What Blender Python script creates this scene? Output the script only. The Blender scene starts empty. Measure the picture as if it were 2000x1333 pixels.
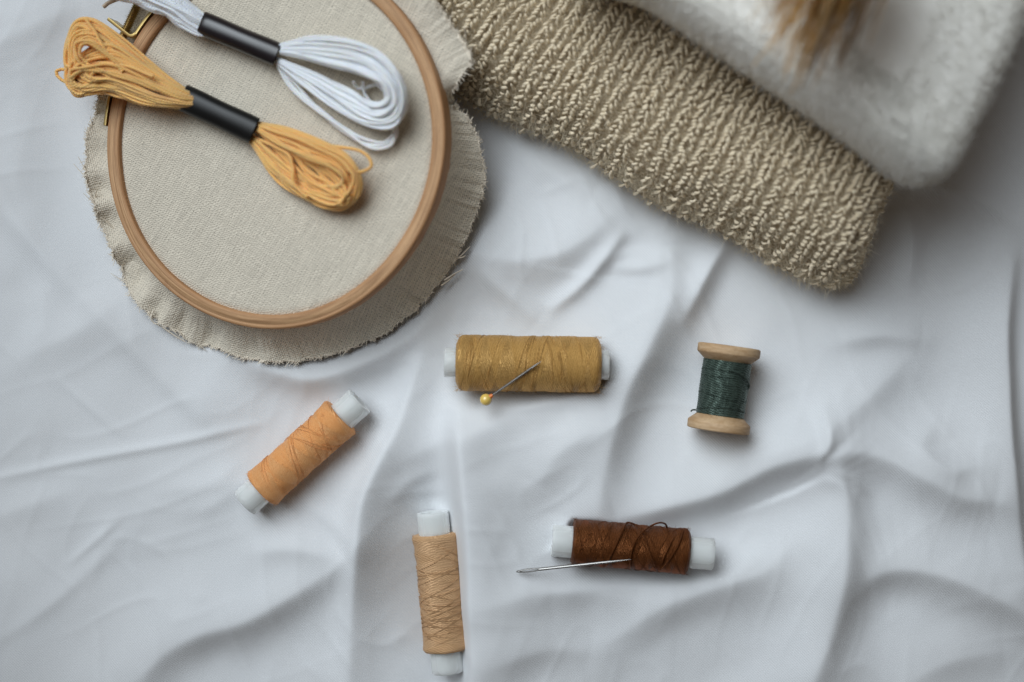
import bpy, math, random
import numpy as np
random.seed(7)
RNG = np.random.default_rng(11)
TAU = 2 * math.pi
S, H = 0.002, 5.5          # 1 unit = 10 cm ; S = units per pixel of the 2000 px wide photo at z = 0 ; H = lens height
scene = bpy.context.scene
COL = scene.collection

# ------------------------------------------------------------------ helpers
def P(px, py, z=0.0):
    k = (H - z) / H
    return np.stack([(np.asarray(px, float) - 1000) * S * k, (666.5 - np.asarray(py, float)) * S * k,
                     np.asarray(z, float) + 0 * np.asarray(px, float)], -1)

def smooth_line(pts, n=12, closed=False):
    p = np.asarray(pts, float)
    if closed:
        q = np.vstack([p[-1:], p, p[:2]])
    else:
        q = np.vstack([2 * p[0] - p[1], p, 2 * p[-1] - p[-2]])
    out = []
    for i in range(1, len(q) - 2):
        t = np.linspace(0, 1, n, endpoint=False)[:, None]
        a, b, c, d = q[i - 1], q[i], q[i + 1], q[i + 2]
        out.append(0.5 * (2 * b + (c - a) * t + (2 * a - 5 * b + 4 * c - d) * t ** 2 + (3 * b - a - 3 * c + d) * t ** 3))
    if not closed:
        out.append(p[-1:])
    return np.vstack(out)

def resample(pts, n):
    p = np.asarray(pts, float)
    s = np.r_[0, np.cumsum(np.linalg.norm(np.diff(p, axis=0), axis=1))]
    t = np.linspace(0, s[-1], n)
    return np.stack([np.interp(t, s, p[:, k]) for k in range(p.shape[1])], -1)

def vnoise(x, y, seed=0):
    """smooth value noise, period-less, range about -1..1"""
    x = np.asarray(x, float); y = np.asarray(y, float)
    xi = np.floor(x).astype(int); yi = np.floor(y).astype(int)
    fx = x - xi; fy = y - yi
    fx = fx * fx * fx * (fx * (fx * 6 - 15) + 10); fy = fy * fy * fy * (fy * (fy * 6 - 15) + 10)
    def h(a, b):
        n = (a * 374761393 + b * 668265263 + seed * 974711) & 0x7fffffff
        n = ((n ^ (n >> 13)) * 1274126177) & 0x7fffffff
        n = n ^ (n >> 16)
        return (n & 0xffff) / 32767.5 - 1
    return (h(xi, yi) * (1 - fx) + h(xi + 1, yi) * fx) * (1 - fy) + (h(xi, yi + 1) * (1 - fx) + h(xi + 1, yi + 1) * fx) * fy

class MB:
    """collects pieces (verts, quads/tris, uv per vertex) into ONE mesh"""
    def __init__(self):
        self.v, self.f, self.uv, self.n = [], [], [], 0
    def add(self, v, f, uv=None):
        v = np.asarray(v, float).reshape(-1, 3)
        f = np.asarray(f, int)
        self.v.append(v)
        self.f.append(f + self.n)
        self.uv.append(np.zeros((len(v), 2)) if uv is None else np.asarray(uv, float).reshape(-1, 2))
        self.n += len(v)
    def grid(self, V, UV=None, wrap=False, flip=False):
        a, b = V.shape[:2]
        idx = np.arange(a * b).reshape(a, b)
        if wrap:
            idx = np.concatenate([idx, idx[:, :1]], 1)
        q = np.stack([idx[:-1, :-1], idx[:-1, 1:], idx[1:, 1:], idx[1:, :-1]], -1).reshape(-1, 4)
        if flip:
            q = q[:, ::-1]
        self.add(V.reshape(-1, 3), q, None if UV is None else UV.reshape(-1, 2))
    def tube(self, pts, r, sides=6, caps=True, v0=0.0, uc=None):
        p = np.asarray(pts, float)
        n = len(p)
        r = np.broadcast_to(np.asarray(r, float), (n,))
        t = np.gradient(p, axis=0)
        t /= np.linalg.norm(t, axis=1)[:, None] + 1e-12
        ref = np.array([0, 0, 1.0]) if abs(t[0, 2]) < .9 else np.array([1.0, 0, 0])
        nn = np.zeros_like(p)
        a = ref - t[0] * (ref @ t[0]); nn[0] = a / np.linalg.norm(a)
        for i in range(1, n):
            a = nn[i - 1] - t[i] * (nn[i - 1] @ t[i])
            nn[i] = a / (np.linalg.norm(a) + 1e-12)
        bb = np.cross(t, nn)
        ang = np.linspace(0, 2 * math.pi, sides + 1)
        V = p[:, None] + r[:, None, None] * (np.cos(ang)[None, :, None] * nn[:, None] + np.sin(ang)[None, :, None] * bb[:, None])
        L = v0 + np.r_[0, np.cumsum(np.linalg.norm(np.diff(p, axis=0), axis=1))]
        UV = np.stack([np.broadcast_to(np.linspace(0, 1, sides + 1)[None], (n, sides + 1)),
                       np.broadcast_to(L[:, None], (n, sides + 1))], -1)
        if uc is not None:
            UV = UV.copy(); UV[..., 0] = uc
        self.grid(V, UV, flip=True)
        if caps:
            for k, fl in ((0, True), (n - 1, False)):
                ring = V[k, :sides]
                c = p[k]
                vv = np.vstack([ring, c[None]])
                tri = [[i, (i + 1) % sides, sides] if not fl else [(i + 1) % sides, i, sides] for i in range(sides)]
                self.add(vv, np.array([[x[0], x[1], x[2], x[2]] for x in tri]), np.tile(UV[k, :1], (sides + 1, 1)))
    def hairs(self, base, d, bend, r, nseg=4):
        """many fine fibres at once: base, direction*length, sideways bend at the tip (N x 3)"""
        base = np.asarray(base, float); d = np.asarray(d, float); bend = np.asarray(bend, float)
        n = len(base)
        t = np.linspace(0, 1, nseg)[None, :, None]
        c = base[:, None] + d[:, None] * t + bend[:, None] * t ** 2
        dn = d / (np.linalg.norm(d, axis=1)[:, None] + 1e-12)
        ref = np.where(np.abs(dn[:, 2:3]) < .9, np.array([[0, 0, 1.0]]), np.array([[1.0, 0, 0]]))
        a = np.cross(dn, ref); a /= np.linalg.norm(a, axis=1)[:, None]
        b = np.cross(dn, a)
        rr = r * np.linspace(1, .45, nseg)[None, :, None]
        V = np.stack([c + rr * (math.cos(q) * a + math.sin(q) * b)[:, None] for q in (0, TAU / 3, 2 * TAU / 3)], 2)
        idx = np.arange(n * nseg * 3).reshape(n, nseg, 3)
        nx = np.roll(idx, -1, axis=2)
        q = np.stack([idx[:, :-1], nx[:, :-1], nx[:, 1:], idx[:, 1:]], -1).reshape(-1, 4)
        self.add(V.reshape(-1, 3), q)
    def build(self, name, mat, parent=None, smooth=True):
        v = np.vstack(self.v)
        uv = np.vstack(self.uv)
        q = np.vstack(self.f)
        if parent is not None:
            v = v - np.array(parent.location)[None]
        tri = q[:, 2] == q[:, 3]
        counts = np.where(tri, 3, 4)
        loops = q.reshape(-1)[np.stack([np.ones(len(q), bool)] * 3 + [~tri], -1).reshape(-1)]
        me = bpy.data.meshes.new(name)
        me.vertices.add(len(v)); me.vertices.foreach_set('co', v.astype(np.float32).reshape(-1))
        me.loops.add(len(loops)); me.loops.foreach_set('vertex_index', loops.astype(np.int32))
        me.polygons.add(len(q))
        st = np.r_[0, np.cumsum(counts)[:-1]]
        me.polygons.foreach_set('loop_start', st.astype(np.int32))
        me.polygons.foreach_set('loop_total', counts.astype(np.int32))
        me.polygons.foreach_set('use_smooth', np.full(len(q), smooth))
        lay = me.uv_layers.new(name='UVMap')
        lay.data.foreach_set('uv', uv[loops].astype(np.float32).reshape(-1))
        me.update(calc_edges=True)
        me.validate()
        me.materials.append(mat)
        o = bpy.data.objects.new(name, me)
        COL.objects.link(o)
        if parent is not None:
            o.parent = parent
        return o

def thing(name, label, cat, loc, group=None):
    o = bpy.data.objects.new(name, None)
    COL.objects.link(o)
    o.empty_display_size = .05
    o.location = tuple(float(x) for x in loc)
    o['label'] = label; o['category'] = cat
    if group:
        o['group'] = group
    return o

# ------------------------------------------------------------------ materials
class NT:
    def __init__(self, name):
        self.m = bpy.data.materials.new(name)
        self.m.use_nodes = True
        self.t = self.m.node_tree
        self.t.nodes.clear()
        self.out = self.n('ShaderNodeOutputMaterial')
        self.b = self.n('ShaderNodeBsdfPrincipled')
        self.t.links.new(self.b.outputs[0], self.out.inputs[0])
    def n(self, k, **kw):
        x = self.t.nodes.new(k)
        for a, b in kw.items():
            setattr(x, a, b)
        return x
    def put(self, sock, v):
        if isinstance(v, bpy.types.NodeSocket):
            self.t.links.new(v, sock)
        elif isinstance(v, (tuple, list)) and len(v) == 3 and sock.type == 'RGBA':
            sock.default_value = (*v, 1)
        else:
            sock.default_value = v
    def set(self, **kw):
        for k, v in kw.items():
            self.put(self.b.inputs[k.replace('_', ' ')], v)
        return self
    def math(self, op, a, b=0.0, c=0.0):
        x = self.n('ShaderNodeMath', operation=op)
        for i, v in enumerate((a, b, c)):
            self.put(x.inputs[i], v)
        return x.outputs[0]
    def uv(self):
        x = self.n('ShaderNodeTexCoord')
        s = self.n('ShaderNodeSeparateXYZ')
        self.t.links.new(x.outputs['UV'], s.inputs[0])
        return x.outputs['UV'], s.outputs[0], s.outputs[1]
    def obj(self):
        return self.n('ShaderNodeTexCoord').outputs['Object']
    def scale(self, vec, s):
        x = self.n('ShaderNodeMapping')
        self.put(x.inputs['Vector'], vec)
        x.inputs['Scale'].default_value = s
        return x.outputs[0]
    def noise(self, vec, scale, detail=3, rough=.55, dist=0.0):
        x = self.n('ShaderNodeTexNoise')
        self.put(x.inputs['Vector'], vec)
        x.inputs['Scale'].default_value = scale; x.inputs['Detail'].default_value = detail
        x.inputs['Roughness'].default_value = rough; x.inputs['Distortion'].default_value = dist
        return x.outputs[0]
    def ramp(self, fac, stops):
        x = self.n('ShaderNodeValToRGB')
        self.put(x.inputs[0], fac)
        e = x.color_ramp.elements
        while len(e) < len(stops):
            e.new(.5)
        for k, (p, c) in enumerate(stops):
            e[k].position = p
            e[k].color = (*c, 1) if isinstance(c, (tuple, list)) else (c, c, c, 1)
        return x.outputs[0]
    def mix(self, fac, a, b, mode='MIX'):
        x = self.n('ShaderNodeMix', data_type='RGBA', blend_type=mode)
        self.put(x.inputs[0], fac); self.put(x.inputs[6], a); self.put(x.inputs[7], b)
        return x.outputs[2]
    def bump(self, h, strength, dist):
        x = self.n('ShaderNodeBump')
        self.put(x.inputs['Height'], h)
        x.inputs['Strength'].default_value = strength; x.inputs['Distance'].default_value = dist
        self.t.links.new(x.outputs[0], self.b.inputs['Normal'])
        return x.outputs[0]

def mat_sheet():
    k = NT('white_cotton')
    uv, u, v = k.uv()
    tw = k.math('SINE', k.math('MULTIPLY', k.math('ADD', u, v), TAU / .011))
    n1 = k.noise(uv, 260, 2)
    n2 = k.noise(uv, 1.6, 3)
    n3 = k.noise(uv, 9, 4, .6)
    h = k.math('ADD', k.math('MULTIPLY', tw, .35), k.math('MULTIPLY', n1, 1.2))
    k.bump(h, .5, .0024)
    c = k.mix(n2, (.71, .73, .755), (.765, .775, .79))
    c = k.mix(k.math('MULTIPLY', n3, .15), c, (.69, .70, .72))
    k.set(Base_Color=c, Roughness=.85, Sheen_Weight=.15)
    k.b.inputs['Specular IOR Level'].default_value = .2
    return k.m
def mat_linen(name='natural_linen', base=(.70, .635, .525)):
    k = NT(name)
    uv, u, v = k.uv()
    wob = k.math('MULTIPLY', k.math('SUBTRACT', k.noise(uv, 22, 3), .5), .022)
    p = .0106
    a = k.math('SINE', k.math('MULTIPLY', k.math('ADD', u, wob), TAU / p))
    b = k.math('SINE', k.math('MULTIPLY', k.math('SUBTRACT', v, wob), TAU / p))
    weave = k.math('MULTIPLY', a, b)
    pores = k.math('MULTIPLY', k.math('GREATER_THAN', a, .35), k.math('GREATER_THAN', b, .35))
    s1 = k.noise(k.scale(uv, (140, 8, 1)), 1, 3, .6)
    s2 = k.noise(k.scale(uv, (8, 140, 1)), 1, 3, .6)
    sp = k.noise(uv, 90, 2, .7)
    k.bump(k.math('ADD', k.math('ADD', k.math('MULTIPLY', weave, .6), s1), s2), .55, .005)
    c = k.mix(k.ramp(s1, [(.35, 0.), (.7, 1.)]), tuple(x * .84 for x in base), tuple(x * 1.14 for x in base))
    c = k.mix(k.ramp(s2, [(.35, 0.), (.7, .6)]), c, tuple(x * 1.15 for x in base))
    c = k.mix(k.math('MULTIPLY', pores, k.math('MULTIPLY', k.ramp(k.noise(uv, 60, 2), [(.35, .25), (.65, 1.)]), .72)), c, tuple(x * .32 for x in base))
    c = k.mix(k.ramp(sp, [(.70, 0.), (.78, .5)]), c, (.26, .21, .16))
    k.set(Base_Color=c, Roughness=.9, Sheen_Weight=.2)
    k.b.inputs['Specular IOR Level'].default_value = .15
    return k.m
def mat_wood(name, light, dark, along=(3, 60), knots=True):
    k = NT(name)
    uv, u, v = k.uv()
    g = k.noise(k.scale(uv, (along[0], along[1], 1)), 1, 5, .65, .4)
    f = k.noise(k.scale(uv, (along[0] * 9, along[1] * 2.5, 1)), 1, 3, .6)
    c = k.mix(k.ramp(g, [(.40, 0.), (.60, 1.)]), dark, light)
    c = k.mix(k.ramp(f, [(.5, 0.), (.8, .4)]), c, tuple(x * .6 for x in dark))
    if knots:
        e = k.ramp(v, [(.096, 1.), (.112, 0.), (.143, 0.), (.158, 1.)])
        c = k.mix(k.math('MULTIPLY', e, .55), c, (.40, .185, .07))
        s = k.noise(k.scale(uv, (7, 22, 1)), 1, 2)
        c = k.mix(k.ramp(s, [(.66, 0.), (.74, .75)]), c, (.16, .055, .025))
    k.bump(g, .5, .004)
    k.set(Base_Color=c, Roughness=.66)
    return k.m
def mat_thread(name, col, dark, pitch=.0062, rough=.40, gloss=1.0, zones=1.0):
    """fine wound thread: u = turn 0..1, v = length along the spool"""
    k = NT(name)
    uv, u, v = k.uv()
    z1 = k.math('GREATER_THAN', k.math('FRACT', k.math('ADD', k.math('MULTIPLY', v, 6.1), u)), .48)
    z2 = k.math('GREATER_THAN', k.math('FRACT', k.math('SUBTRACT', k.math('MULTIPLY', v, 7.3), u)), .62)
    zone = k.math('MULTIPLY', k.math('ABSOLUTE', k.math('SUBTRACT', z1, z2)), zones)
    w = k.math('MULTIPLY', k.math('SUBTRACT', k.noise(uv, 30, 2), .5), .006)
    l1 = k.math('SINE', k.math('MULTIPLY', k.math('ADD', k.math('ADD', v, w), k.math('MULTIPLY', u, .14)), TAU / pitch))
    l2 = k.math('SINE', k.math('MULTIPLY', k.math('SUBTRACT', k.math('ADD', v, w), k.math('MULTIPLY', u, .14)), TAU / pitch))
    mx = k.n('ShaderNodeMix', data_type='FLOAT')
    k.put(mx.inputs[0], zone); k.put(mx.inputs[2], l1); k.put(mx.inputs[3], l2)
    line = mx.outputs[0]
    sp = k.noise(k.scale(uv, (70, 190, 1)), 1, 2, .7)
    st = k.noise(k.scale(uv, (3, 60, 1)), 1, 3, .6)
    k.bump(k.math('ADD', line, k.math('MULTIPLY', sp, .8 + 1.6 * zones)), .55, .0028)
    c = k.mix(k.math('MULTIPLY', zone, .40), col, dark)  # sheen difference between crossing windings, painted as darker bands
    c = k.mix(k.ramp(sp, [(.38, .55), (.62, 0.)]), c, dark)
    c = k.mix(k.ramp(st, [(.35, .35), (.6, 0.)]), c, dark)
    k.set(Base_Color=c, Roughness=rough)
    m = max(col)
    k.put(k.b.inputs['Metallic'], k.math('MULTIPLY_ADD', zone, -.22 * gloss, .28 * gloss))
    k.put(k.b.inputs['Specular Tint'], tuple(min(1, x / m * .6 + .4 * (x / m) ** .5) for x in col))
    k.put(k.b.inputs['Specular IOR Level'], k.math('MULTIPLY_ADD', zone, -.75 * gloss, gloss))
    return k.m
def mat_floss(name, col, dark, tint=None):
    k = NT(name)
    uv, u, v = k.uv()
    tw = k.math('SINE', k.math('MULTIPLY', k.math('ADD', k.math('MULTIPLY', u, 2), k.math('MULTIPLY', v, 95)), TAU))
    n = k.noise(uv, 25, 2)
    k.bump(k.math('ADD', tw, k.math('MULTIPLY', k.noise(k.scale(uv, (9, 60, 1)), 1, 2), 1.0)), .35, .0025)
    c = k.mix(k.math('MULTIPLY_ADD', tw, .2, .2), col, dark)
    c = k.mix(k.ramp(n, [(.3, .5), (.65, 0.)]), c, dark)
    k.set(Base_Color=c, Roughness=.5, Sheen_Weight=.6, Sheen_Tint=tuple(min(1, x * .6 + .4) for x in col))
    k.b.inputs['Specular IOR Level'].default_value = .7
    k.put(k.b.inputs['Specular Tint'], col)
    k.b.inputs['Subsurface Weight'].default_value = .35
    k.b.inputs['Subsurface Radius'].default_value = (.02, .012, .006)
    k.b.inputs['Subsurface Scale'].default_value = 1
    return k.m
def mat_plain(name, col, rough=.5, metal=0., spec=.5, bump=None, var=.12, **kw):
    k = NT(name)
    o = k.obj()
    n = k.noise(o, 14, 4, .6)
    c = k.mix(n, tuple(x * (1 - var) for x in col), tuple(min(1, x * (1 + var)) for x in col))
    k.set(Base_Color=c, Roughness=rough, Metallic=metal)
    k.b.inputs['Specular IOR Level'].default_value = spec
    if bump:
        k.bump(k.noise(o, bump[0], 3), bump[1], bump[2])
    for a, b in kw.items():
        k.b.inputs[a.replace('_', ' ')].default_value = b
    return k.m
def mat_wool(name, light, mid, dark, sc):
    k = NT(name)
    o = k.obj()
    n = k.noise(o, sc, 4, .7)
    f = k.noise(o, sc * 6, 2, .7)
    c = k.ramp(n, [(.3, dark), (.52, mid), (.72, light)])
    c = k.mix(k.math('MULTIPLY', f, .45), c, light)
    k.bump(f, .6, .006)
    k.set(Base_Color=c, Roughness=.95, Sheen_Weight=.25)
    k.b.inputs['Specular IOR Level'].default_value = .1
    return k.m

M_sheet = mat_sheet()
M_linen = mat_linen()
M_fray = mat_plain('linen_thread', (.86, .78, .66), .9, spec=.1)
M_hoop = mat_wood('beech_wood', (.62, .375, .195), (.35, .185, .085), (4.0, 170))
M_spoolwood = mat_wood('pale_spool_wood', (.60, .42, .25), (.45, .28, .145), (6, 40), False)
M_brass = mat_plain('brass', (.50, .37, .15), .38, 1.0, var=.2)
M_screw = mat_plain('dull_brass', (.40, .28, .11), .42, 1.0, var=.2)
M_band = mat_plain('black_gloss_paper', (.008, .008, .008), .36, spec=.3, var=.3)
M_band2 = mat_plain('black_gloss_paper_plum', (.012, .009, .011), .3, spec=.6, var=.3)
M_orange_f = mat_floss('apricot_floss', (1.0, .60, .24), (1.0, .46, .12))
M_white_f = mat_floss('white_floss', (.97, .97, .97), (.94, .94, .94))
M_cream = mat_plain('tan_thread_end', (.50, .40, .30), .8)
M_core = mat_plain('milky_plastic', (.78, .81, .80), .5, spec=.25, var=.02, Subsurface_Weight=.8,
                   Subsurface_Scale=.06, Subsurface_Radius=(1, 1, 1), Transmission_Weight=.25)
M_core_hole = mat_plain('core_inside', (.45, .47, .46), .6)
M_mustard = mat_thread('mustard_thread', (.76, .46, .165), (.40, .21, .055), gloss=1.5)
M_apricot = mat_thread('apricot_thread', (1.0, .54, .24), (.86, .35, .11), gloss=.8)
M_tan = mat_thread('tan_thread', (.74, .47, .265), (.58, .345, .175), gloss=.7)
M_brown = mat_thread('brown_thread', (.19, .064, .020), (.045, .014, .005), rough=.36, gloss=1.8)
M_green = mat_thread('green_thread', (.062, .088, .073), (.021, .030, .026), pitch=.0085, rough=.40, gloss=.55, zones=0.0)
M_steel = mat_plain('steel', (.27, .26, .25), .34, 1.0)
M_pearl = mat_plain('yellow_pearl', (.80, .56, .14), .16, spec=.6, var=.06, Coat_Weight=.6)
M_collar = mat_plain('orange_glue', (.75, .20, .04), .4)
M_knit = mat_wool('beige_wool', (.93, .81, .61), (.86, .73, .53), (.74, .61, .42), 30)
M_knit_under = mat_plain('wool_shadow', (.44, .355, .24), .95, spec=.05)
M_fuzz = mat_plain('wool_fuzz', (.90, .80, .62), .9, spec=.1)
M_fleece = mat_wool('white_fleece', (.95, .935, .885), (.93, .915, .865), (.89, .87, .81), 7)
M_grass = None

# ------------------------------------------------------------------ hoop plane
TH, PH = math.radians(13), math.radians(3)
d_ = np.array([math.cos(PH), math.sin(PH), 0.0])
hv = np.array([-math.sin(PH), math.cos(PH), 0.0])
hu = d_ * math.cos(TH) + np.array([0, 0, math.sin(TH)])
hn = np.cross(hu, hv)
HC = np.array([-.8945, .7400, .286])
R_IN, R_OUT, RING_H = .644, .697, .090
SU = .958          # the hoop is slightly oval
def HL(u, v, h=0.0):
    u = np.asarray(u, float)[..., None]; v = np.asarray(v, float)[..., None]; h = np.asarray(h, float)[..., None]
    return HC + u * SU * hu + v * hv + h * hn
def HP(px, py, h=0.0):
    """the point of the hoop's plane (raised by h) that stands under a place of the photo"""
    px = np.asarray(px, float); py = np.asarray(py, float); h = np.asarray(h, float) + 0 * px
    D = np.stack([(px - 1000) * S, (666.5 - py) * S, -H + 0 * px], -1)
    O = np.array([0, 0, H])
    t = (((HC - O) @ hn) + h) / (D @ hn)
    return O + D * t[..., None]

# ------------------------------------------------------------------ the sheet (height field)
# polyline in photo pixels, height, width on the lit side, width on the shaded side; the shaded side is on the right hand
FOLDS = [
    ([(-60, 340), (0, 400), (120, 530), (230, 640), (330, 750), (420, 830)], .026, 80, 26),
    ([(470, 690), (540, 724), (620, 738), (720, 706), (800, 660), (850, 610)], .060, 55, 34),
    ([(-20, 938), (60, 920), (180, 895), (360, 862), (430, 845), (505, 828)], .010, 9, 9),
    ([(115, 742), (180, 800), (240, 850)], .006, 9, 8),
    ([(140, 1098), (190, 1055), (235, 1015)], .007, 10, 7),
    ([(0, 1250), (90, 1190), (170, 1120), (250, 1040)], .008, 30, 16),
    ([(250, 1345), (330, 1268), (400, 1230), (480, 1208), (560, 1165), (640, 1115), (680, 1080)], .075, 120, 48),
    ([(500, 1075), (580, 1068), (665, 1084)], .022, 40, 30),
    ([(380, 1000), (420, 985), (500, 930)], .014, 40, 30),
    ([(684, 1345), (690, 1200), (702, 1080), (712, 980), (745, 900), (782, 830), (812, 740), (830, 690)], .075, 30, 60),
    ([(926, 1420), (924, 1300), (920, 1180), (917, 1060), (910, 960), (903, 870), (900, 810)], .150, 23, 150),
    ([(868, 1400), (866, 1270), (856, 1150), (848, 1040), (842, 960)], -.075, 80, 60),
    ([(780, 905), (850, 868), (930, 838), (1020, 800), (1090, 770)], .040, 60, 65),
    ([(1160, 1010), (1178, 900), (1214, 770), (1262, 670), (1304, 575), (1306, 480)], .105, 130, 56),
    ([(1336, 620), (1366, 560), (1392, 510), (1420, 470)], .050, 30, 24),
    ([(1080, 604), (1140, 554), (1186, 498), (1212, 462)], .030, 20, 16),
    ([(1196, 523), (1250, 524), (1300, 512)], .018, 30, 14),
    ([(880, 470), (960, 505), (1060, 505), (1140, 470), (1190, 420)], .075, 110, 60),
    ([(940, 535), (990, 575), (1050, 628)], .030, 34, 30),
    ([(1600, 800), (1602, 850), (1585, 900)], .020, 14, 14),
    ([(1075, 1150), (1180, 1143), (1310, 1140), (1410, 1122), (1480, 1085)], .035, 24, 80),
    ([(890, 806), (980, 799), (1080, 784), (1180, 752)], .034, 18, 60),
    ([(1655, 980), (1630, 945), (1600, 930)], .010, 14, 12), ([(1680, 960), (1650, 930), (1615, 915)], .008, 10, 10),
    ([(1820, 830), (1790, 870), (1830, 910), (1900, 905)], .022, 40, 30),
    ([(700, 1060), (640, 1010), (600, 985)], .012, 30, 24), ([(760, 985), (800, 940), (850, 915)], .012, 30, 22),
    ([(1050, 940), (1080, 890), (1130, 850), (1190, 830)], .030, 60, 50), ([(960, 1290), (1060, 1260), (1150, 1270)], .02, 60, 40),
    ([(1760, 1340), (1850, 1290), (1960, 1270)], .03, 80, 50), ([(330, 960), (420, 940), (470, 905)], .012, 30, 30),
    ([(1200, 1010), (1290, 985), (1400, 955), (1500, 905), (1590, 880)], .070, 90, 42),
    ([(1598, 893), (1650, 876), (1720, 893), (1800, 935), (1860, 965), (1930, 975)], .080, 80, 48),
    ([(1545, 1400), (1590, 1290), (1622, 1180), (1637, 1080), (1638, 980), (1628, 920), (1602, 886)], .090, 100, 55),
    ([(1685, 1124), (1740, 1106), (1820, 1114), (1900, 1144), (2010, 1200), (2100, 1230)], .075, 90, 50),
    ([(1995, 1130), (1972, 980), (1957, 850), (1953, 740), (1952, 640), (1968, 520)], .080, 70, 18),
    ([(1450, 895), (1530, 870), (1620, 825), (1700, 765), (1770, 700)], .045, 80, 50),
    ([(1190, 1250), (1290, 1180), (1390, 1140), (1480, 1112), (1540, 1060)], .045, 60, 60),
    ([(930, 1180), (1040, 1150), (1130, 1150), (1240, 1165)], .022, 60, 50),
    ([(1700, 330), (1790, 350), (1900, 390), (2010, 450)], .030, 30, 30),
    ([(1775, 560), (1780, 470), (1770, 400)], .025, 26, 26),
    ([(1640, 665), (1720, 655), (1800, 665)], .03, 50, 22),
    ([(980, 260), (1060, 330), (1160, 380)], .030, 70, 40),
    ([(-50, 120), (60, 60), (160, 10)], .03, 90, 60),
    ([(40, 700), (130, 660), (200, 620), (260, 560)], .020, 60, 50),
    ([(-40, 1020), (60, 985), (130, 960)], .02, 70, 40),
]
def fold_field(px, py):
    z = np.zeros_like(px)
    for pts, A, w1, w2 in FOLDS:
        L = smooth_line(pts, 4)
        m = 2.6 * max(w1, w2)
        sel = (px > L[:, 0].min() - m) & (px < L[:, 0].max() + m) & (py > L[:, 1].min() - m) & (py < L[:, 1].max() + m)
        if not sel.any():
            continue
        x = px[sel]; y = py[sel]
        best = np.full(x.shape, 1e9); sd = np.zeros_like(x); tt = np.zeros_like(x)
        n = len(L) - 1
        for i in range(n):
            ax, ay = L[i]; bx, by = L[i + 1]
            dx, dy = bx - ax, by - ay
            l2 = dx * dx + dy * dy
            t = np.clip(((x - ax) * dx + (y - ay) * dy) / l2, 0, 1)
            ex = x - ax - t * dx; ey = y - ay - t * dy
            dd = ex * ex + ey * ey
            k = dd < best
            best[k] = dd[k]; tt[k] = ((i + t) / n)[k]
            sd[k] = (ey * dx - ex * dy)[k] / math.sqrt(l2)
        dist = np.sqrt(best)
        # blend the two widths smoothly across the ridge and past its ends
        f = .5 + .5 * np.clip(sd / (dist + 4), -1, 1)
        w = w1 * (1 - f) + w2 * f
        taper = np.sin(math.pi * (0.06 + .88 * tt)) ** .6
        z[sel] += 1.3 * A * taper * np.exp(-(dist / (.92 * w)) ** 1.5)
    return z
def base_field(px, py):
    z = .030 * vnoise(px / 260, py / 240, 3) + .010 * vnoise(px / 130 + py / 300, py / 150, 5)
    z += .0020 * vnoise(px / 60 + py / 90, py / 75 - px / 120, 9)
    wx = px + 40 * vnoise(px / 200, py / 200, 51); wy = py + 40 * vnoise(px / 210, py / 190, 52)
    for ca, sa, sd, am in ((.50, .87, 61, .0055), (.94, -.34, 62, .0045), (-.30, .95, 63, .004)):
        q = (wx * ca + wy * sa) / 230, (-wx * sa + wy * ca) / 62
        rg = 1 - np.abs(vnoise(q[0], q[1], sd))
        z += .85 * am * rg ** 5 * np.clip(.5 + vnoise(px / 300, py / 280, sd + 20), 0, 1)
    return z
# spools lying on the sheet: ends of the thread body, radius, plastic core ends and radius (photo pixels)
SPOOLS = {
    'mustard': dict(body=((891, 709), (1173, 713)), r=55, core=((868, 708), (1189, 713)), rc=29),
    'apricot': dict(body=((511, 956), (667, 814)), r=41.5, core=((478, 983), (703, 783)), rc=30),
    'tan': dict(body=((850, 1043), (872, 1268)), r=44, core=((845, 1000), (875, 1313)), rc=31),
    'brown': dict(body=((1117, 1058), (1344, 1078)), r=44.5, core=((1078, 1056), (1393, 1083)), rc=31),
    'green': dict(body=((1424, 690), (1402, 830)), r=61, core=((1424, 690), (1402, 830)), rc=20),
}
def raw_height(px, py):
    return base_field(px, py) + fold_field(px, py)
for nm, s in SPOOLS.items():
    (ax, ay), (bx, by) = s['body']
    t = np.linspace(0, 1, 15)
    zz = raw_height(ax + (bx - ax) * t, ay + (by - ay) * t)
    R = s['r'] * S
    s['z'] = float(np.mean(zz) + R + .006)
    if nm == 'tan':
        s['z'] = .040
    s['R'] = R * (H - s['z']) / H
    s['RC'] = s['rc'] * S * (H - s['z']) / H
    s['A'] = P(ax, ay, s['z']); s['B'] = P(bx, by, s['z'])
    (cx, cy), (ex, ey) = s['core']
    s['CA'] = P(cx, cy, s['z']); s['CB'] = P(ex, ey, s['z'])
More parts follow.
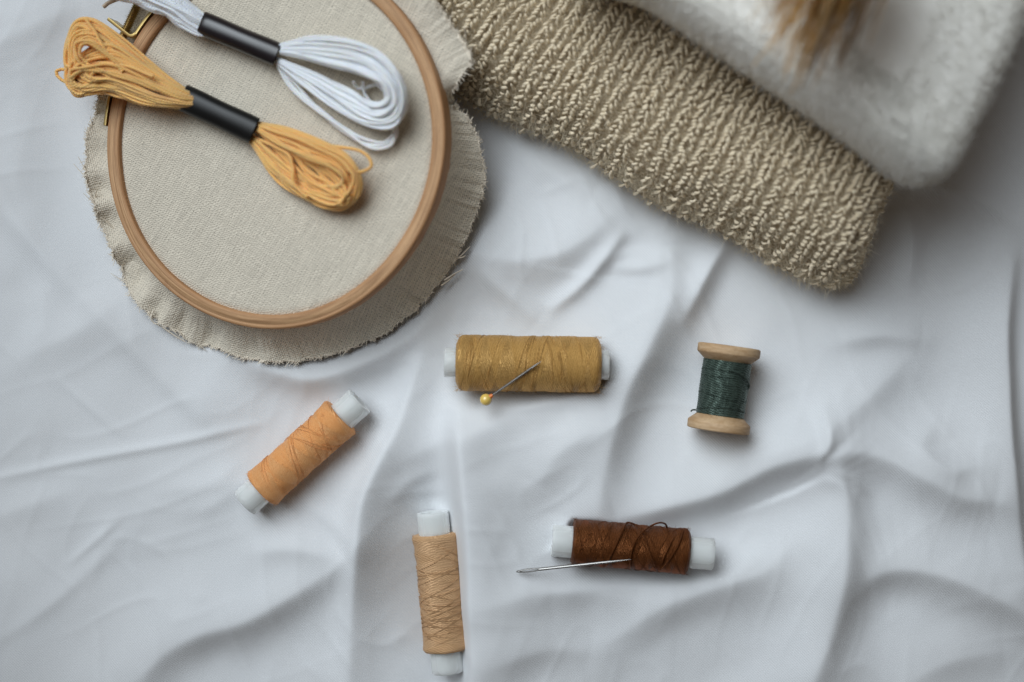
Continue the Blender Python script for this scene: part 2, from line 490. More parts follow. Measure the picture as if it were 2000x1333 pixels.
def sheet_height(px, py):
    px = np.asarray(px, float); py = np.asarray(py, float)
    z = raw_height(px, py)
    w = P(px, py, 0)
    # pressed by the hoop
    q = np.stack([w[..., 0], w[..., 1]], -1) - HC[:2]
    u = (q @ d_[:2]) / math.cos(TH); v = q @ hv[:2]
    plane = HC[2] + u * math.sin(TH) - RING_H - .018
    k = np.clip((1.08 - np.hypot(u, v)) / .34, 0, 1)
    k = k * k * (3 - 2 * k)
    z = np.where(k > 0, z + k * (np.minimum(z, plane) - z), z)
    # pressed by the spools
    for nm, s in SPOOLS.items():
        A, B, R = s['A'], s['B'], s['R']
        ax = (B - A)[:2]; L = np.linalg.norm(ax); ax = ax / L
        rel = w[..., :2] - A[:2]
        t = rel @ ax
        dd = rel @ np.array([-ax[1], ax[0]])
        if nm == 'tan':
            # world-right side of the tan spool stays under the fold
            side = dd if np.array([-ax[1], ax[0]])[0] > 0 else -dd
        inside = (np.abs(dd) < R * 1.25) & (t > -.01) & (t < L + .01)
        low = s['z'] - np.sqrt(np.maximum(R * R - np.minimum(np.abs(dd), R) ** 2, 0)) - .004
        if nm == 'tan':
            inside &= side < R * .35
        z = np.where(inside, np.minimum(z, low + np.where(np.abs(dd) > R, .0, 0)), z)
        tA = (s['CA'] - A)[:2] @ ax; tB = (s['CB'] - A)[:2] @ ax
        inc = (np.abs(dd) < s['RC'] * 1.05) & (t > tA - .004) & (t < tB + .004)
        if nm == 'tan':
            inc &= side < s['RC'] * .5
        lowc = s['z'] - np.sqrt(np.maximum(s['RC'] ** 2 - np.minimum(np.abs(dd), s['RC']) ** 2, 0)) - .004
        if nm not in ('green',):
            z = np.where(inc & ~inside, np.minimum(z, lowc + .06), z)
    return z
gx = np.arange(-320, 2321, 4.0); gy = np.arange(-320, 1661, 4.0)
GX, GY = np.meshgrid(gx, gy)
Z = sheet_height(GX, GY)
# soften the pressed areas a little: cloth does not crease exactly along a spool
for _ in range(3):
    Zp = np.pad(Z, 1, mode='edge')
    Z = (Zp[1:-1, 1:-1] * 4 + Zp[:-2, 1:-1] + Zp[2:, 1:-1] + Zp[1:-1, :-2] + Zp[1:-1, 2:]) / 8
def sheet_at(px, py):
    i = np.clip((np.asarray(py, float) + 320) / 4, 0, len(gy) - 2); j = np.clip((np.asarray(px, float) + 320) / 4, 0, len(gx) - 2)
    a = i.astype(int); b = j.astype(int); fi = i - a; fj = j - b
    return (Z[a, b] * (1 - fj) + Z[a, b + 1] * fj) * (1 - fi) + (Z[a + 1, b] * (1 - fj) + Z[a + 1, b + 1] * fj) * fi
W0 = P(GX, GY, 0.0); W0[..., 2] = Z
mb = MB()
mb.grid(W0, np.stack([W0[..., 0], W0[..., 1]], -1), flip=True)
sheet = mb.build('bed_sheet', M_sheet)
sheet['kind'] = 'structure'
sheet['label'] = 'white crumpled cotton sheet spread under everything'

# ------------------------------------------------------------------ embroidery hoop
hoop = thing('embroidery_hoop', 'round pale wooden embroidery hoop with brass screw, stretching beige linen', 'embroidery hoop', HC + (-.66) * hu - RING_H * hn)
mb = MB()
na = 240
ang = np.linspace(0, TAU, na + 1)
prof = []
c = .007
for (r, h) in [(R_IN, -RING_H), (R_IN, -c), (R_IN + .002, -c * .3), (R_IN + c, 0), (R_IN + .036, 0), (R_IN + .0385, None), (R_IN + .041, 0),
               (R_OUT - c, 0), (R_OUT - .002, -c * .3), (R_OUT, -c), (R_OUT, -RING_H), (R_IN, -RING_H)]:
    prof.append((r, h))
V = np.zeros((na + 1, len(prof), 3)); UV = np.zeros((na + 1, len(prof), 2))
wob = .003 * np.sin(2 * ang + .6) + .0016 * np.sin(5 * ang + 2)
seam = np.clip(np.cos(ang - math.radians(-110)) * 1.8 - .8, 0, 1)
for j, (r, h) in enumerate(prof):
    hh = -.007 * seam if h is None else np.full_like(ang, h)
    V[:, j] = HL((r + wob) * np.cos(ang), (r + wob) * np.sin(ang), hh)
    UV[:, j, 0] = ang / TAU * 4
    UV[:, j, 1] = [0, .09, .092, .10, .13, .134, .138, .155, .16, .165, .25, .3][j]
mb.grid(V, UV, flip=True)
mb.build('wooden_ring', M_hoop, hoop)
def ring_ang(px, py, h=0.0):
    p = HP(px, py, h) - HC
    return math.atan2(p @ hv, p @ hu / SU), math.hypot(p @ hv, p @ hu)
a1, _ = ring_ang(300, 12); a2, _ = ring_ang(267, 68); a3, _ = ring_ang(216, 168); a4, _ = ring_ang(211, 246)
def bracket(a_from, a_to, tab_at_end, tilt):
    mb = MB()
    t = np.linspace(a_from, a_to, 14)
    r0, r1 = R_OUT + .004, R_OUT + .016
    rect = [(r0, .004), (r1, .004), (r1, -RING_H * .8), (r0, -RING_H * .8)]
    V = np.stack([HL(r * np.cos(t), r * np.sin(t), h) for r, h in rect + rect[:1]], 1)
    mb.grid(V, flip=True)
    # tab bent outwards with a round bend
    e = a_to
    rad = np.array([math.cos(e), math.sin(e)]); tan = np.array([-math.sin(e), math.cos(e)]) * (1 if a_to > a_from else -1)
    path = []
    for q in np.linspace(0, 1, 7):
        b = q * math.pi / 2
        path.append(rad * (R_OUT + .010 + .022 * (1 - math.cos(b))) + tan * (.022 * math.sin(b)))
    for q in np.linspace(.02, .11, 5):
        path.append(rad * (R_OUT + .032 + q) + tan * .022)
    path = np.array(path)
    tg = np.gradient(path, axis=0); tg /= np.linalg.norm(tg, axis=1)[:, None]
    nr = np.stack([-tg[:, 1], tg[:, 0]], -1)
    V = []
    for sd, h in ((-.006, .004), (.006, .004), (.006, -RING_H * .8), (-.006, -RING_H * .8), (-.006, .004)):
        q = path + nr * sd
        V.append(HL(q[:, 0], q[:, 1], h))
    mb.grid(np.stack(V, 1), flip=True)
    o = mb.build('bracket', M_brass, hoop)
    bv = o.modifiers.new('bevel', 'BEVEL'); bv.width = .003; bv.segments = 2; bv.limit_method = 'ANGLE'
    return path[-3]
t1 = bracket(a1, a2, True, 0)
t2 = bracket(a4, a3, True, 0)
mb = MB()
s0 = HP(262, 4, .0); s1 = HP(222, 92, .0)
# the screw runs through both tabs, along the ring's gap
ax = (s1 - s0) / np.linalg.norm(s1 - s0)
L = .25
n = 260
t = np.linspace(0, 1, n)
pts = s0 + ax * (t * L)[:, None] - hn * .03
rad = .0155 + .0018 * np.sign(np.sin(t * TAU * 34)) * np.clip(np.abs(np.sin(t * TAU * 34)) * 2, 0, 1)
rad[:3] = [.010, .013, .0150]
mb.tube(pts, rad, 16)
mb.build('screw', M_screw, hoop)

# ------------------------------------------------------------------ linen fabric
linen = thing('linen_fabric', 'beige linen cloth held in the wooden hoop, its raw frayed border spread around it', 'fabric', HC - .1 * hn)
mb = MB()
nr_ = 60
rr = np.linspace(0, R_IN + .004, nr_)[:, None]; aa = np.linspace(0, TAU, 181)[None]
u = rr * np.cos(aa); v = rr * np.sin(aa)
hgt = -.016 + .0022 * vnoise(u * 5, v * 5, 31) - .010 * np.clip((rr - R_IN + .02) / .02, 0, 1) ** 2
UVx = u * math.cos(.62) - v * math.sin(.62); UVy = u * math.sin(.62) + v * math.cos(.62)
mb.grid(HL(u, v, hgt), np.stack([UVx, UVy], -1))
mb.build('stretched_panel', M_linen, linen)
# the loose border: (px, py, height above the sheet / absolute height flag)
EDGE = [(192, 196, .05), (176, 232, .04), (168, 280, .035), (168, 330, .04), (176, 372, .03), (186, 402, .05), (192, 430, .03), (210, 462, .03),
        (224, 498, .05), (238, 540, .03), (258, 580, .02), (285, 606, .035), (312, 628, .02), (345, 650, .03), (380, 674, .02), (418, 680, .04),
        (452, 694, .03), (488, 700, .02), (520, 707, .025), (556, 709, .03), (592, 703, .04), (628, 700, .045), (664, 690, .04), (700, 676, .04),
        (735, 662, .04), (766, 642, .05), (800, 616, .05), (830, 586, .05), (856, 556, .05), (882, 516, .05), (905, 476, .08), (925, 436, .10), (938, 400, .13),
        (945, 358, .17), (945, 318, .20), (938, 282, .23), (926, 252, .25), (910, 226, .265), (887, 210, .28), (884, 188, .42), (894, 160, .50), (918, 122, .535),
        (917, 105, .54), (906, 84, .54), (888, 58, .535), (872, 36, .535), (850, 0, .535), (826, -40, .53), (790, -80, .53), (730, -130, .53), (640, -165, .53),
        (540, -170, .47), (450, -140, .40), (380, -96, .30), (320, -50, .2), (282, -12, .13), (262, 22, .10), (250, 58, .07), (236, 100, .06), (215, 150, .05)]
E = np.array(EDGE)
Es = smooth_line(E, 16, closed=True)
n_e = len(Es)
ex, ey, eh = Es[:, 0], Es[:, 1], Es[:, 2]
jag = 2.2 * vnoise(np.arange(n_e) * .9, np.zeros(n_e), 4) + 3.0 * vnoise(np.arange(n_e) * .21, np.zeros(n_e), 6)
pc = np.array([537, 257.])
dirn = np.stack([ex, ey], -1) - pc
dirn /= np.linalg.norm(dirn, axis=1)[:, None]
ex = ex + dirn[:, 0] * jag; ey = ey + dirn[:, 1] * jag
over = eh > .3
eh = np.where(over, eh - .125, eh)
zo = np.where(over, eh, sheet_at(ex, ey) + eh)
Po = P(ex, ey, zo)
rel = Po - HC
ea = np.unwrap(np.arctan2(rel @ hv, rel @ hu / SU))
# let the inner attachment turn evenly around the ring
k = np.ones(41) / 41
ext = np.concatenate([ea[-60:] - np.sign(ea[-1] - ea[0]) * TAU, ea, ea[:60] + np.sign(ea[-1] - ea[0]) * TAU])
ea = np.convolve(ext, k, 'same')[60:-60]
nrad = 26
q = np.linspace(0, 1, nrad)[None, :, None]
Pi = HL((R_OUT - .004) * np.cos(ea), (R_OUT - .004) * np.sin(ea), np.full_like(ea, -.062))
V = Pi[:, None] * (1 - q) + Po[:, None] * q
# droop + ruffles
idx = np.arange(n_e) / n_e
left = np.clip((650 - ex) / 300, 0.12, 1)
ruf = ((np.sin(idx * TAU * 13 + 2.6 * np.sin(idx * TAU * 3 + 1) + 1.4 * np.sin(idx * TAU * 7)) * .65 + np.sin(idx * TAU * 31 + 1.3 + 2 * np.sin(idx * TAU * 4)) * .3))
qq = q[0, :, 0]
V[..., 2] += (left * ruf)[:, None] * .038 * (np.sin(qq * math.pi * .62) ** 1.2)[None]
V[..., 2] -= (.030 * np.sin(qq * math.pi))[None] * np.where(over, .2, 1)[:, None]
vx = V[..., 0] * H / (H - V[..., 2]) / S + 1000; vy = 666.5 - V[..., 1] * H / (H - V[..., 2]) / S
V[..., 2] = np.maximum(V[..., 2], sheet_at(vx, vy) + .010)
V[..., 2] += .0025 * vnoise(V[..., 0] * 30, V[..., 1] * 30, 8)
w = V[..., 0] * math.cos(.5) - V[..., 1] * math.sin(.5), V[..., 0] * math.sin(.5) + V[..., 1] * math.cos(.5)
mb = MB()
mb.grid(V, np.stack(w, -1), flip=True)
mb.grid(np.concatenate([V[-1:], V[:1]]), np.concatenate([np.stack(w, -1)[-1:], np.stack(w, -1)[:1]]), flip=True)
mb.build('loose_border', M_linen, linen)
mb = MB()
out_dir = V[:, -1] - V[:, -4]
out_dir /= np.linalg.norm(out_dir, axis=1)[:, None]
sdv = np.cross(out_dir, [0, 0, 1.0])
ii = np.repeat(np.arange(n_e), 3)
ii = ii[RNG.random(len(ii)) < .6]
m_ = len(ii)
fr = RNG.random((m_, 1))
bs = V[ii, -1] * (1 - fr) + V[(ii + 1) % n_e, -1] * fr - out_dir[ii] * .007
dd = out_dir[ii] * (.6 + .5 * RNG.random((m_, 1))) + sdv[ii] * RNG.normal(0, .9, (m_, 1)) + np.array([0, 0, 1.0]) * RNG.normal(.1, .2, (m_, 1))
ln = .008 + .014 * RNG.random((m_, 1)) ** 2 + .02 * (RNG.random((m_, 1)) < .02)
mb.hairs(bs, dd * ln, sdv[ii] * RNG.normal(0, .4, (m_, 1)) * ln, .0025)
for (pa, pb, pm) in [((868, 548), (904, 527), (886, 536)), ((884, 512), (918, 482), (900, 500)), ((888, 504), (909, 500), (900, 504)), ((862, 558), (892, 532), (876, 548)),
                     ((300, 606), (318, 640), (296, 626)), ((318, 640), (362, 668), (338, 654)), ((196, 425), (222, 447), (206, 432)), ((188, 372), (190, 396), (186, 384)),
                     ((848, 2), (862, 18), (856, 8))]:
    zz = .43 if pa == (848, 2) else None
    L = smooth_line([pa, pm, pb], 6)
    z = np.full(len(L), zz) if zz else sheet_at(L[:, 0], L[:, 1]) + np.linspace(.06, .035, len(L))
    mb.tube(P(L[:, 0], L[:, 1], z), np.linspace(.0034, .0022, len(L)), 5, caps=False)
mb.build('frayed_edge', M_fray, linen)

# ------------------------------------------------------------------ floss skeins
def strand_path(pts_px, heights, jit, seed):
    L = smooth_line(np.c_[np.array(pts_px, float), heights], 9)
    r = np.random.default_rng(seed)
    t = np.linspace(0, 1, len(L))
    env = np.sin(math.pi * t) ** .6
    for c_ in (0, 1):
        f = r.uniform(1.2, 3.2); ph = r.uniform(0, TAU)
        L[:, c_] += env * jit * (np.sin(t * TAU * f + ph) * .6 + np.sin(t * TAU * f * 2.3 + ph * 2) * .4)
    return HP(L[:, 0], L[:, 1], L[:, 2])
def loops(mb, outer, inner, n, seed, h0, thick, arc, r=.0062, jit=4.0, pw=1.0, band_h=.045, dome=0.0):
    outer = np.array(outer, float); inner = np.array(inner, float)
    m = len(outer)
    t = np.linspace(0, 1, m)
    rr_ = np.random.default_rng(seed)
    for k_ in range(n):
        s = ((k_ + .5) / n) ** pw
        pts = outer * (1 - s) + inner * s + rr_.normal(0, 1.3, (m, 2)) * np.sin(math.pi * t)[:, None]
        layer = rr_.random()
        hts = band_h * (1 - np.sin(math.pi * t) ** .5) + np.sin(math.pi * t) ** .5 * (h0 + thick * layer) + np.interp(t, np.linspace(0, 1, len(arc)), arc) * (.7 + .5 * rr_.random()) + dome * s * np.sin(math.pi * t)
        sp_ = strand_path(pts, hts, jit, seed * 100 + k_)
        mb.tube(sp_, r, 7, caps=False, v0=rr_.random())
        # stray fibres
        q_ = rr_.integers(4, len(sp_) - 5, 9)
        tg_ = sp_[q_ + 1] - sp_[q_]
        tg_ /= np.linalg.norm(tg_, axis=1)[:, None]
        off_ = rr_.normal(0, 1, (9, 3)); off_ /= np.linalg.norm(off_, axis=1)[:, None]
        mb.hairs(sp_[q_] + off_ * r * .9, (tg_ + off_ * .55) * rr_.uniform(.008, .02, (9, 1)), rr_.normal(0, .005, (9, 3)), .0005)
def band(pa, pb, w0, w1, hgt, name, mat, parent):
    """flattened paper sleeve between two places of the photo"""
    A = np.array(pa, float); B = np.array(pb, float)
    ax = (B - A) / np.linalg.norm(B - A)
    nr = np.array([-ax[1], ax[0]])
    n, mth = 24, 36
    V = np.zeros((n + 2, mth + 1, 3)); UV = np.zeros((n + 2, mth + 1, 2))
    th = np.linspace(0, TAU, mth + 1)
    for i in range(n + 2):
        t = min(max((i - .5) / (n - 1), 0), 1) if 0 < i < n + 1 else (0 if i == 0 else 1)
        shr = .93 if i in (0, n + 1) else 1.0
        w = (w0 + (w1 - w0) * t) * .5 * shr * (1 + .02 * math.sin(t * 9))
        ce, se = np.cos(th), np.sin(th)
        cx = np.sign(ce) * np.abs(ce) ** .85; sx = np.sign(se) * np.abs(se) ** .85
        p = A + (B - A) * t
        h = hgt * .5 * (1 + sx * shr) + .004 + .003 * math.sin(t * 6 + 1)
        off = cx * w
        V[i] = HP(p[0] + nr[0] * off, p[1] + nr[1] * off, h)
        UV[i, :, 0] = th / TAU; UV[i, :, 1] = t
    m2 = MB(); m2.grid(V, UV)
    return m2.build(name, mat, parent)

sk = thing('floss_skein', 'apricot orange embroidery floss skein in a plain black band, lying across the hoop rim', 'embroidery floss', HP(430, 225, 0), 'floss skeins on the linen')
band((354, 189), (497, 256), 53, 53, .085, 'paper_band', M_band, sk)
mb = MB()
bx_in = (470, 244)
loops(mb, [(470, 232), (505, 240), (560, 252), (625, 272), (680, 300), (706, 340), (702, 385), (668, 414), (618, 403), (560, 366), (522, 330), (492, 282), (468, 256)],
      [(470, 240), (502, 255), (540, 282), (585, 306), (630, 326), (656, 340), (664, 352), (648, 360), (615, 352), (575, 330), (535, 300), (498, 268), (468, 250)],
      28, 5, .012, .060, [0, .02, .045, .055, .03, 0, -.002, 0, 0], pw=.8)
loops(mb, [(470, 236), (508, 246), (575, 280), (632, 318), (668, 355), (690, 390), (660, 402), (612, 388), (560, 352), (515, 305), (470, 250)],
      [(470, 240), (505, 258), (545, 305), (575, 345), (610, 372), (650, 378), (640, 360), (600, 340), (560, 318), (520, 288), (470, 248)],
      14, 15, .02, .055, [0, .01, .02, .02, .01, 0, 0], jit=6)
for pts, hh in [([(500, 244), (580, 275), (650, 310), (684, 336), (712, 334), (725, 322), (716, 304), (692, 292), (640, 284)], .085),
                ([(505, 245), (590, 290), (650, 340), (675, 372), (665, 398)], .098), ([(500, 270), (560, 300), (572, 325), (574, 360), (600, 385)], .09)]:
    mb.tube(strand_path(pts, [.05] + [hh] * (len(pts) - 1), 1.0, 3), .0064, 7)
mb.build('loop_bundle', M_orange_f, sk)
mb = MB()
outer = [(385, 186), (352, 168), (300, 128), (232, 72), (180, 36), (146, 42), (129, 84), (130, 142), (150, 186), (186, 182), (222, 180), (262, 200), (305, 208), (350, 212), (380, 215)]
inner = [(385, 198), (350, 190), (298, 168), (245, 138), (203, 106), (176, 88), (157, 92), (154, 108), (170, 120), (202, 138), (245, 162), (275, 176), (308, 190), (350, 196), (380, 200)]
loops(mb, outer, inner, 38, 9, .045, .050, [0, .01, .05, .07, .055, .03, .015, .005, .0], pw=.9, jit=4, band_h=.05, dome=.04)
loops(mb, [(385, 188), (350, 172), (290, 132), (226, 90), (176, 96), (140, 122), (134, 160), (156, 182), (196, 176), (240, 188), (300, 204), (350, 208), (385, 208)],
      [(385, 196), (350, 190), (295, 170), (236, 150), (190, 140), (150, 147), (142, 158), (160, 166), (200, 160), (245, 172), (300, 190), (350, 200), (385, 203)],
      30, 19, .085, .045, [0, .01, .03, .04, .02, 0, 0, 0, 0], jit=5, band_h=.065, dome=.02)
loops(mb, [(385, 192), (350, 182), (300, 158), (245, 132), (200, 118), (165, 124), (150, 142), (165, 160), (205, 158), (250, 178), (305, 198), (350, 205), (385, 207)],
      [(385, 196), (350, 192), (300, 172), (250, 152), (214, 142), (188, 140), (178, 147), (188, 154), (214, 154), (250, 164), (305, 186), (350, 198), (385, 200)],
      18, 29, .11, .03, [0, .01, .02, .02, .01, 0, 0], jit=4, band_h=.078, dome=.01)
for pts, hh in [([(180, 60), (150, 52), (132, 90), (130, 130), (170, 122), (240, 128), (300, 150)], .155),
                ([(150, 170), (122, 158), (110, 142), (118, 136), (135, 138)], .06),
                ([(214, 178), (180, 175), (150, 168), (134, 152)], .10),
                ([(168, 38), (190, 70), (206, 100), (240, 140)], .16)]:
    mb.tube(strand_path(pts, [hh] * len(pts), 1.0, 4), .0064, 7)
mb.build('loop_bundle', M_orange_f, sk)

sk2 = thing('floss_skein', 'white embroidery floss skein in a glossy black band, resting on the linen panel', 'embroidery floss', HP(470, 75, 0), 'floss skeins on the linen')
band((391, 44), (542, 107), 47, 47, .085, 'paper_band', M_band2, sk2)
mb = MB()
loops(mb, [(515, 92), (550, 88), (610, 74), (690, 80), (750, 106), (788, 165), (790, 220), (762, 250), (715, 248), (650, 210), (592, 168), (545, 126), (515, 104)],
      [(515, 98), (548, 104), (605, 118), (660, 134), (712, 148), (746, 166), (756, 186), (744, 200), (714, 196), (678, 176), (620, 146), (545, 117), (515, 100)],
      40, 21, .012, .075, [0, .02, .05, .06, .035, .01, 0, 0, 0], r=.0066, pw=.85, jit=3.5)
for pts, hh in [([(542, 128), (566, 170), (610, 210), (662, 246), (704, 278), (738, 292), (764, 284), (770, 262), (768, 236)], .03),
                ([(541, 122), (574, 172), (625, 214), (672, 250), (710, 270), (746, 280), (766, 262), (764, 240)], .022),
                ([(544, 126), (590, 178), (640, 232), (690, 270), (740, 286), (772, 268), (774, 240)], .018),
                ([(690, 160), (700, 172), (722, 170), (742, 160)], .02), ([(708, 160), (712, 182), (722, 198)], .016), ([(735, 165), (750, 178), (762, 186)], .02)]:
    mb.tube(strand_path(pts, [.045] + [hh] * (len(pts) - 1), 1.2, 6), .0066, 7)
mb.build('loop_bundle', M_white_f, sk2)
mb = MB()
loops(mb, [(420, 52), (393, 26), (352, -8), (292, -40), (232, -70), (188, -60), (184, -30), (212, -10), (258, 4), (300, 22), (330, 30), (356, 52), (388, 68), (420, 66)],
      [(420, 56), (392, 48), (350, 24), (300, -2), (250, -26), (216, -40), (210, -32), (226, -24), (262, -14), (300, 2), (334, 18), (360, 36), (390, 54), (420, 58)],
      46, 27, .03, .06, [0, .01, .03, .045, .04, .02, .01, 0, 0], r=.0064, jit=5, band_h=.05, dome=.04)
mb.build('loop_bundle', M_white_f, sk2)
mb = MB()
L = smooth_line([(202, 14), (212, 6), (226, 0), (246, -8)], 6)
mb.tube(HP(L[:, 0], L[:, 1], .05), .008, 7)
mb.build('loose_end', M_cream, sk2)

# ------------------------------------------------------------------ spools
def lathe(mb, A, B, prof, sides=64, wob=0.0, seed=0, vscale=1.0):
    """prof: (distance along A->B, radius)"""
    A = np.asarray(A); B = np.asarray(B)
    ax = (B - A) / np.linalg.norm(B - A)
    up = np.array([0, 0, 1.0]); n1 = up - ax * (up @ ax); n1 /= np.linalg.norm(n1)
    n2 = np.cross(ax, n1)
    th = np.linspace(0, TAU, sides + 1)
    pr = np.array(prof)
    rad = pr[:, 1][:, None] * np.ones_like(th)[None]
    if wob:
        tt = np.cos(th), np.sin(th)
        rad = rad + wob * vnoise(pr[:, 0][:, None] * 38 + 2 * tt[0][None], 2 * tt[1][None] + pr[:, 0][:, None] * 9, seed)
    V = A + pr[:, 0][:, None, None] * ax + rad[..., None] * (np.cos(th)[None, :, None] * n1 + np.sin(th)[None, :, None] * n2)
    UV = np.stack([np.broadcast_to((th / TAU)[None], rad.shape), np.broadcast_to(pr[:, 0][:, None] * vscale, rad.shape)], -1)
    mb.grid(V, UV, flip=True)
    return ax, n1, n2
def wind(mb, A, B, R, n, seed, r=.0014, vis=True, slope=(.3, 1.0)):
    """single threads lying over the winding, crossing at an angle"""
    g = np.random.default_rng(seed)
    A = np.asarray(A); B = np.asarray(B); L = np.linalg.norm(B - A); ax = (B - A) / L
    up = np.array([0, 0, 1.0]); n1 = up - ax * (up @ ax); n1 /= np.linalg.norm(n1); n2 = np.cross(ax, n1)
    for _ in range(n):
        sgn = 1 if g.random() < .5 else -1
        dr = g.uniform(*slope) * R * sgn
        s_ = g.uniform(.06, .94) * L
        th = np.linspace(-2.0, 2.0, 46)
        x = s_ + dr * th + .15 * R * np.sin(th * g.uniform(.6, 1.6) + g.uniform(0, 6)) * g.random()
        ok = (x > .012) & (x < L - .012)
        if ok.sum() < 8:
            continue
        # keep the longest run
        i0 = np.argmax(ok); i1 = i0
        while i1 < len(ok) and ok[i1]:
            i1 += 1
        if i1 - i0 < 6:
            continue
        th = th[i0:i1]; x = x[i0:i1]
        rr__ = R + r * .25
        mb.tube(A + ax * x[:, None] + rr__ * (np.cos(th)[:, None] * n1 + np.sin(th)[:, None] * n2), r, 5, caps=True)
def body_profile(L, R, ends, n=46, flare=0.0, dip=0.0):
    x = np.linspace(0, L, n)
    e = np.minimum(x, L - x)
    r = R * (1 - dip * np.sin(math.pi * x / L))
    r = np.where(e < ends, r - ends * (1 - np.sqrt(np.maximum(1 - (1 - e / ends) ** 2, 0))), r)
    r = r + flare * np.exp(-(e / .03) ** 2)
    return [(0, .6 * R)] + list(zip(x, r)) + [(L, .6 * R)]
def make_spool(key, label, mat, nthreads, seed, ends, flare=0, dip=0, slope=(.3, 1.0), wob=.0022):
    s = SPOOLS[key]
    o = thing('thread_spool', label, 'thread spool', (s['A'] + s['B']) / 2 - np.array([0, 0, s['R']]), 'thread spools with plastic cores')
    mb = MB()
    CA, CB, rc = s['CA'], s['CB'], s['RC']
    L = np.linalg.norm(CB - CA)
    pr = [(.012, rc * .30), (.012, rc * .62), (.0, rc * .70), (0, rc * .95), (.003, rc)] + [(x, rc) for x in np.linspace(.02, L - .02, 12)] + \
         [(L - .003, rc), (L, rc * .95), (L, rc * .70), (L - .012, rc * .62), (L - .012, rc * .30)]
    lathe(mb, CA, CB, pr, 48)
    mb.build('plastic_core', M_core, o)
    mb = MB()
    A, B, R = s['A'], s['B'], s['R']
    L = np.linalg.norm(B - A)
    lathe(mb, A, B, body_profile(L, R, ends, flare=flare, dip=dip), 72, wob, seed)
    wind(mb, A, B, R * (1 - dip * .6), nthreads, seed, slope=slope)
    # fuzz of fine fibres standing off the ends and flanks
    g = np.random.default_rng(seed + 50)
    ax = (B - A) / L
    up = np.array([0, 0, 1.0]); n1 = up - ax * (up @ ax); n1 /= np.linalg.norm(n1); n2 = np.cross(ax, n1)
    m_ = 700
    th = g.uniform(0, TAU, (m_, 1)); kk = g.integers(0, 4, (m_, 1))
    x = np.where(kk == 0, g.uniform(0, .012, (m_, 1)), np.where(kk == 1, L - g.uniform(0, .012, (m_, 1)), g.uniform(0, L, (m_, 1))))
    nrm = np.cos(th) * n1 + np.sin(th) * n2
    dd = nrm * .5 + ax * g.normal(0, .8, (m_, 1)) + np.cross(ax, nrm) * g.normal(0, .9, (m_, 1))
    mb.hairs(A + ax * x + nrm * R * .98, dd * g.uniform(.005, .012, (m_, 1)), g.normal(0, .003, (m_, 3)), .0005)
    mb.build('thread_winding', mat, o)
    return o
make_spool('mustard', 'mustard yellow thread spool, the fattest, with a pearl headed pin lying on it', M_mustard, 20, 3, .032, slope=(.05, .35), dip=.01)
make_spool('apricot', 'apricot orange thread spool lying diagonally below the embroidery hoop', M_apricot, 18, 14, .008, flare=.006, dip=.035, slope=(.15, .6))
make_spool('tan', 'tan beige thread spool standing upright in the picture, half tucked under a sheet fold', M_tan, 32, 23, .006, flare=.004, dip=.035, slope=(.02, .55))
make_spool('brown', 'dark brown thread spool with loose loops and a sewing needle resting on it', M_brown, 18, 33, .010, dip=.01, slope=(.1, .6))
def on_spool(key, px, py, lift=0.0):
    """point on the upper side of a spool under a place of the photo"""
    s = SPOOLS[key]; A, B, R = s['A'], s['B'], s['R']
    ax = (B - A) / np.linalg.norm(B - A)
    z = s['z'] + R
    for _ in range(6):
        p = P(px, py, z)
        rel = p - A; d2 = abs(rel[0] * -ax[1] + rel[1] * ax[0])
        z = s['z'] + math.sqrt(max(R * R - d2 * d2, 0.0)) + lift
    return P(px, py, z)
brown_root = [o for o in bpy.data.objects if o.name.startswith('thread_spool')][-1]
mb = MB()
for pts, lf in [([(1180, 1108), (1196, 1080), (1212, 1045), (1221, 1026), (1228, 1021), (1244, 1028), (1256, 1045), (1266, 1072), (1284, 1117)], [.004, .006, .01, .03, .04, .02, .01, .006, .004]),
                ([(1229, 1112), (1234, 1076), (1246, 1050), (1264, 1032), (1285, 1022), (1298, 1023), (1303, 1030)], [.004, .008, .02, .04, .05, .045, .02]),
                ([(1290, 1114), (1310, 1090), (1326, 1062), (1334, 1036)], [.004] * 4), ([(1292, 1102), (1300, 1082), (1316, 1050)], [.003] * 3)]:
    L = smooth_line(np.c_[np.array(pts, float), lf], 7)
    mb.tube(np.array([on_spool('brown', a, b, c_) for a, b, c_ in L]), .0036, 6)
mb.build('loose_thread', M_brown, brown_root)

# wooden spool
s = SPOOLS['green']
A = P(1425, 676, s['z']); B = P(1402, 842, s['z'])
L = np.linalg.norm(B - A); R = s['R']; rb = 47 * S * (H - s['z']) / H
o = thing('wooden_spool', 'small pale wooden spool wound with dark green thread', 'thread spool', (A + B) / 2 - np.array([0, 0, R]))
ft = .034; cone = .030
def flange(A_, B_):
    mb = MB()
    lathe(mb, A_, B_, [(.006, .018), (.0, .022), (0, R * .93), (.002, R * .985), (.005, R), (ft - .004, R), (ft - .001, R * .99), (ft + .002, R * .965), (ft + cone, rb * .9), (ft + cone + .01, rb * .5)], 72, .0012, 5, 1)
    return mb.build('flange', M_spoolwood, o)
flange(A, B); flange(B, A)
mb = MB()
ax = (B - A) / L
Ab = A + ax * (ft + cone * .85); Bb = B - ax * (ft + cone * .85); Lb = np.linalg.norm(Bb - Ab)
x = np.linspace(0, Lb, 220)
g = np.random.default_rng(2)
prof = [(0, rb * .7)] + [(xx, rb * (1 + .012 * math.sin(xx * 20)) + .0008 * math.sin(xx * TAU / .0085 + 2 * math.sin(xx * 40)) + g.normal(0, .0003)) for xx in x] + [(Lb, rb * .7)]
lathe(mb, Ab, Bb, prof, 72, .0006, 8)
wind(mb, Ab, Bb, rb, 4, 61, r=.0018, slope=(.0, .05))
mb.build('thread_winding', M_green, o)
mb = MB()
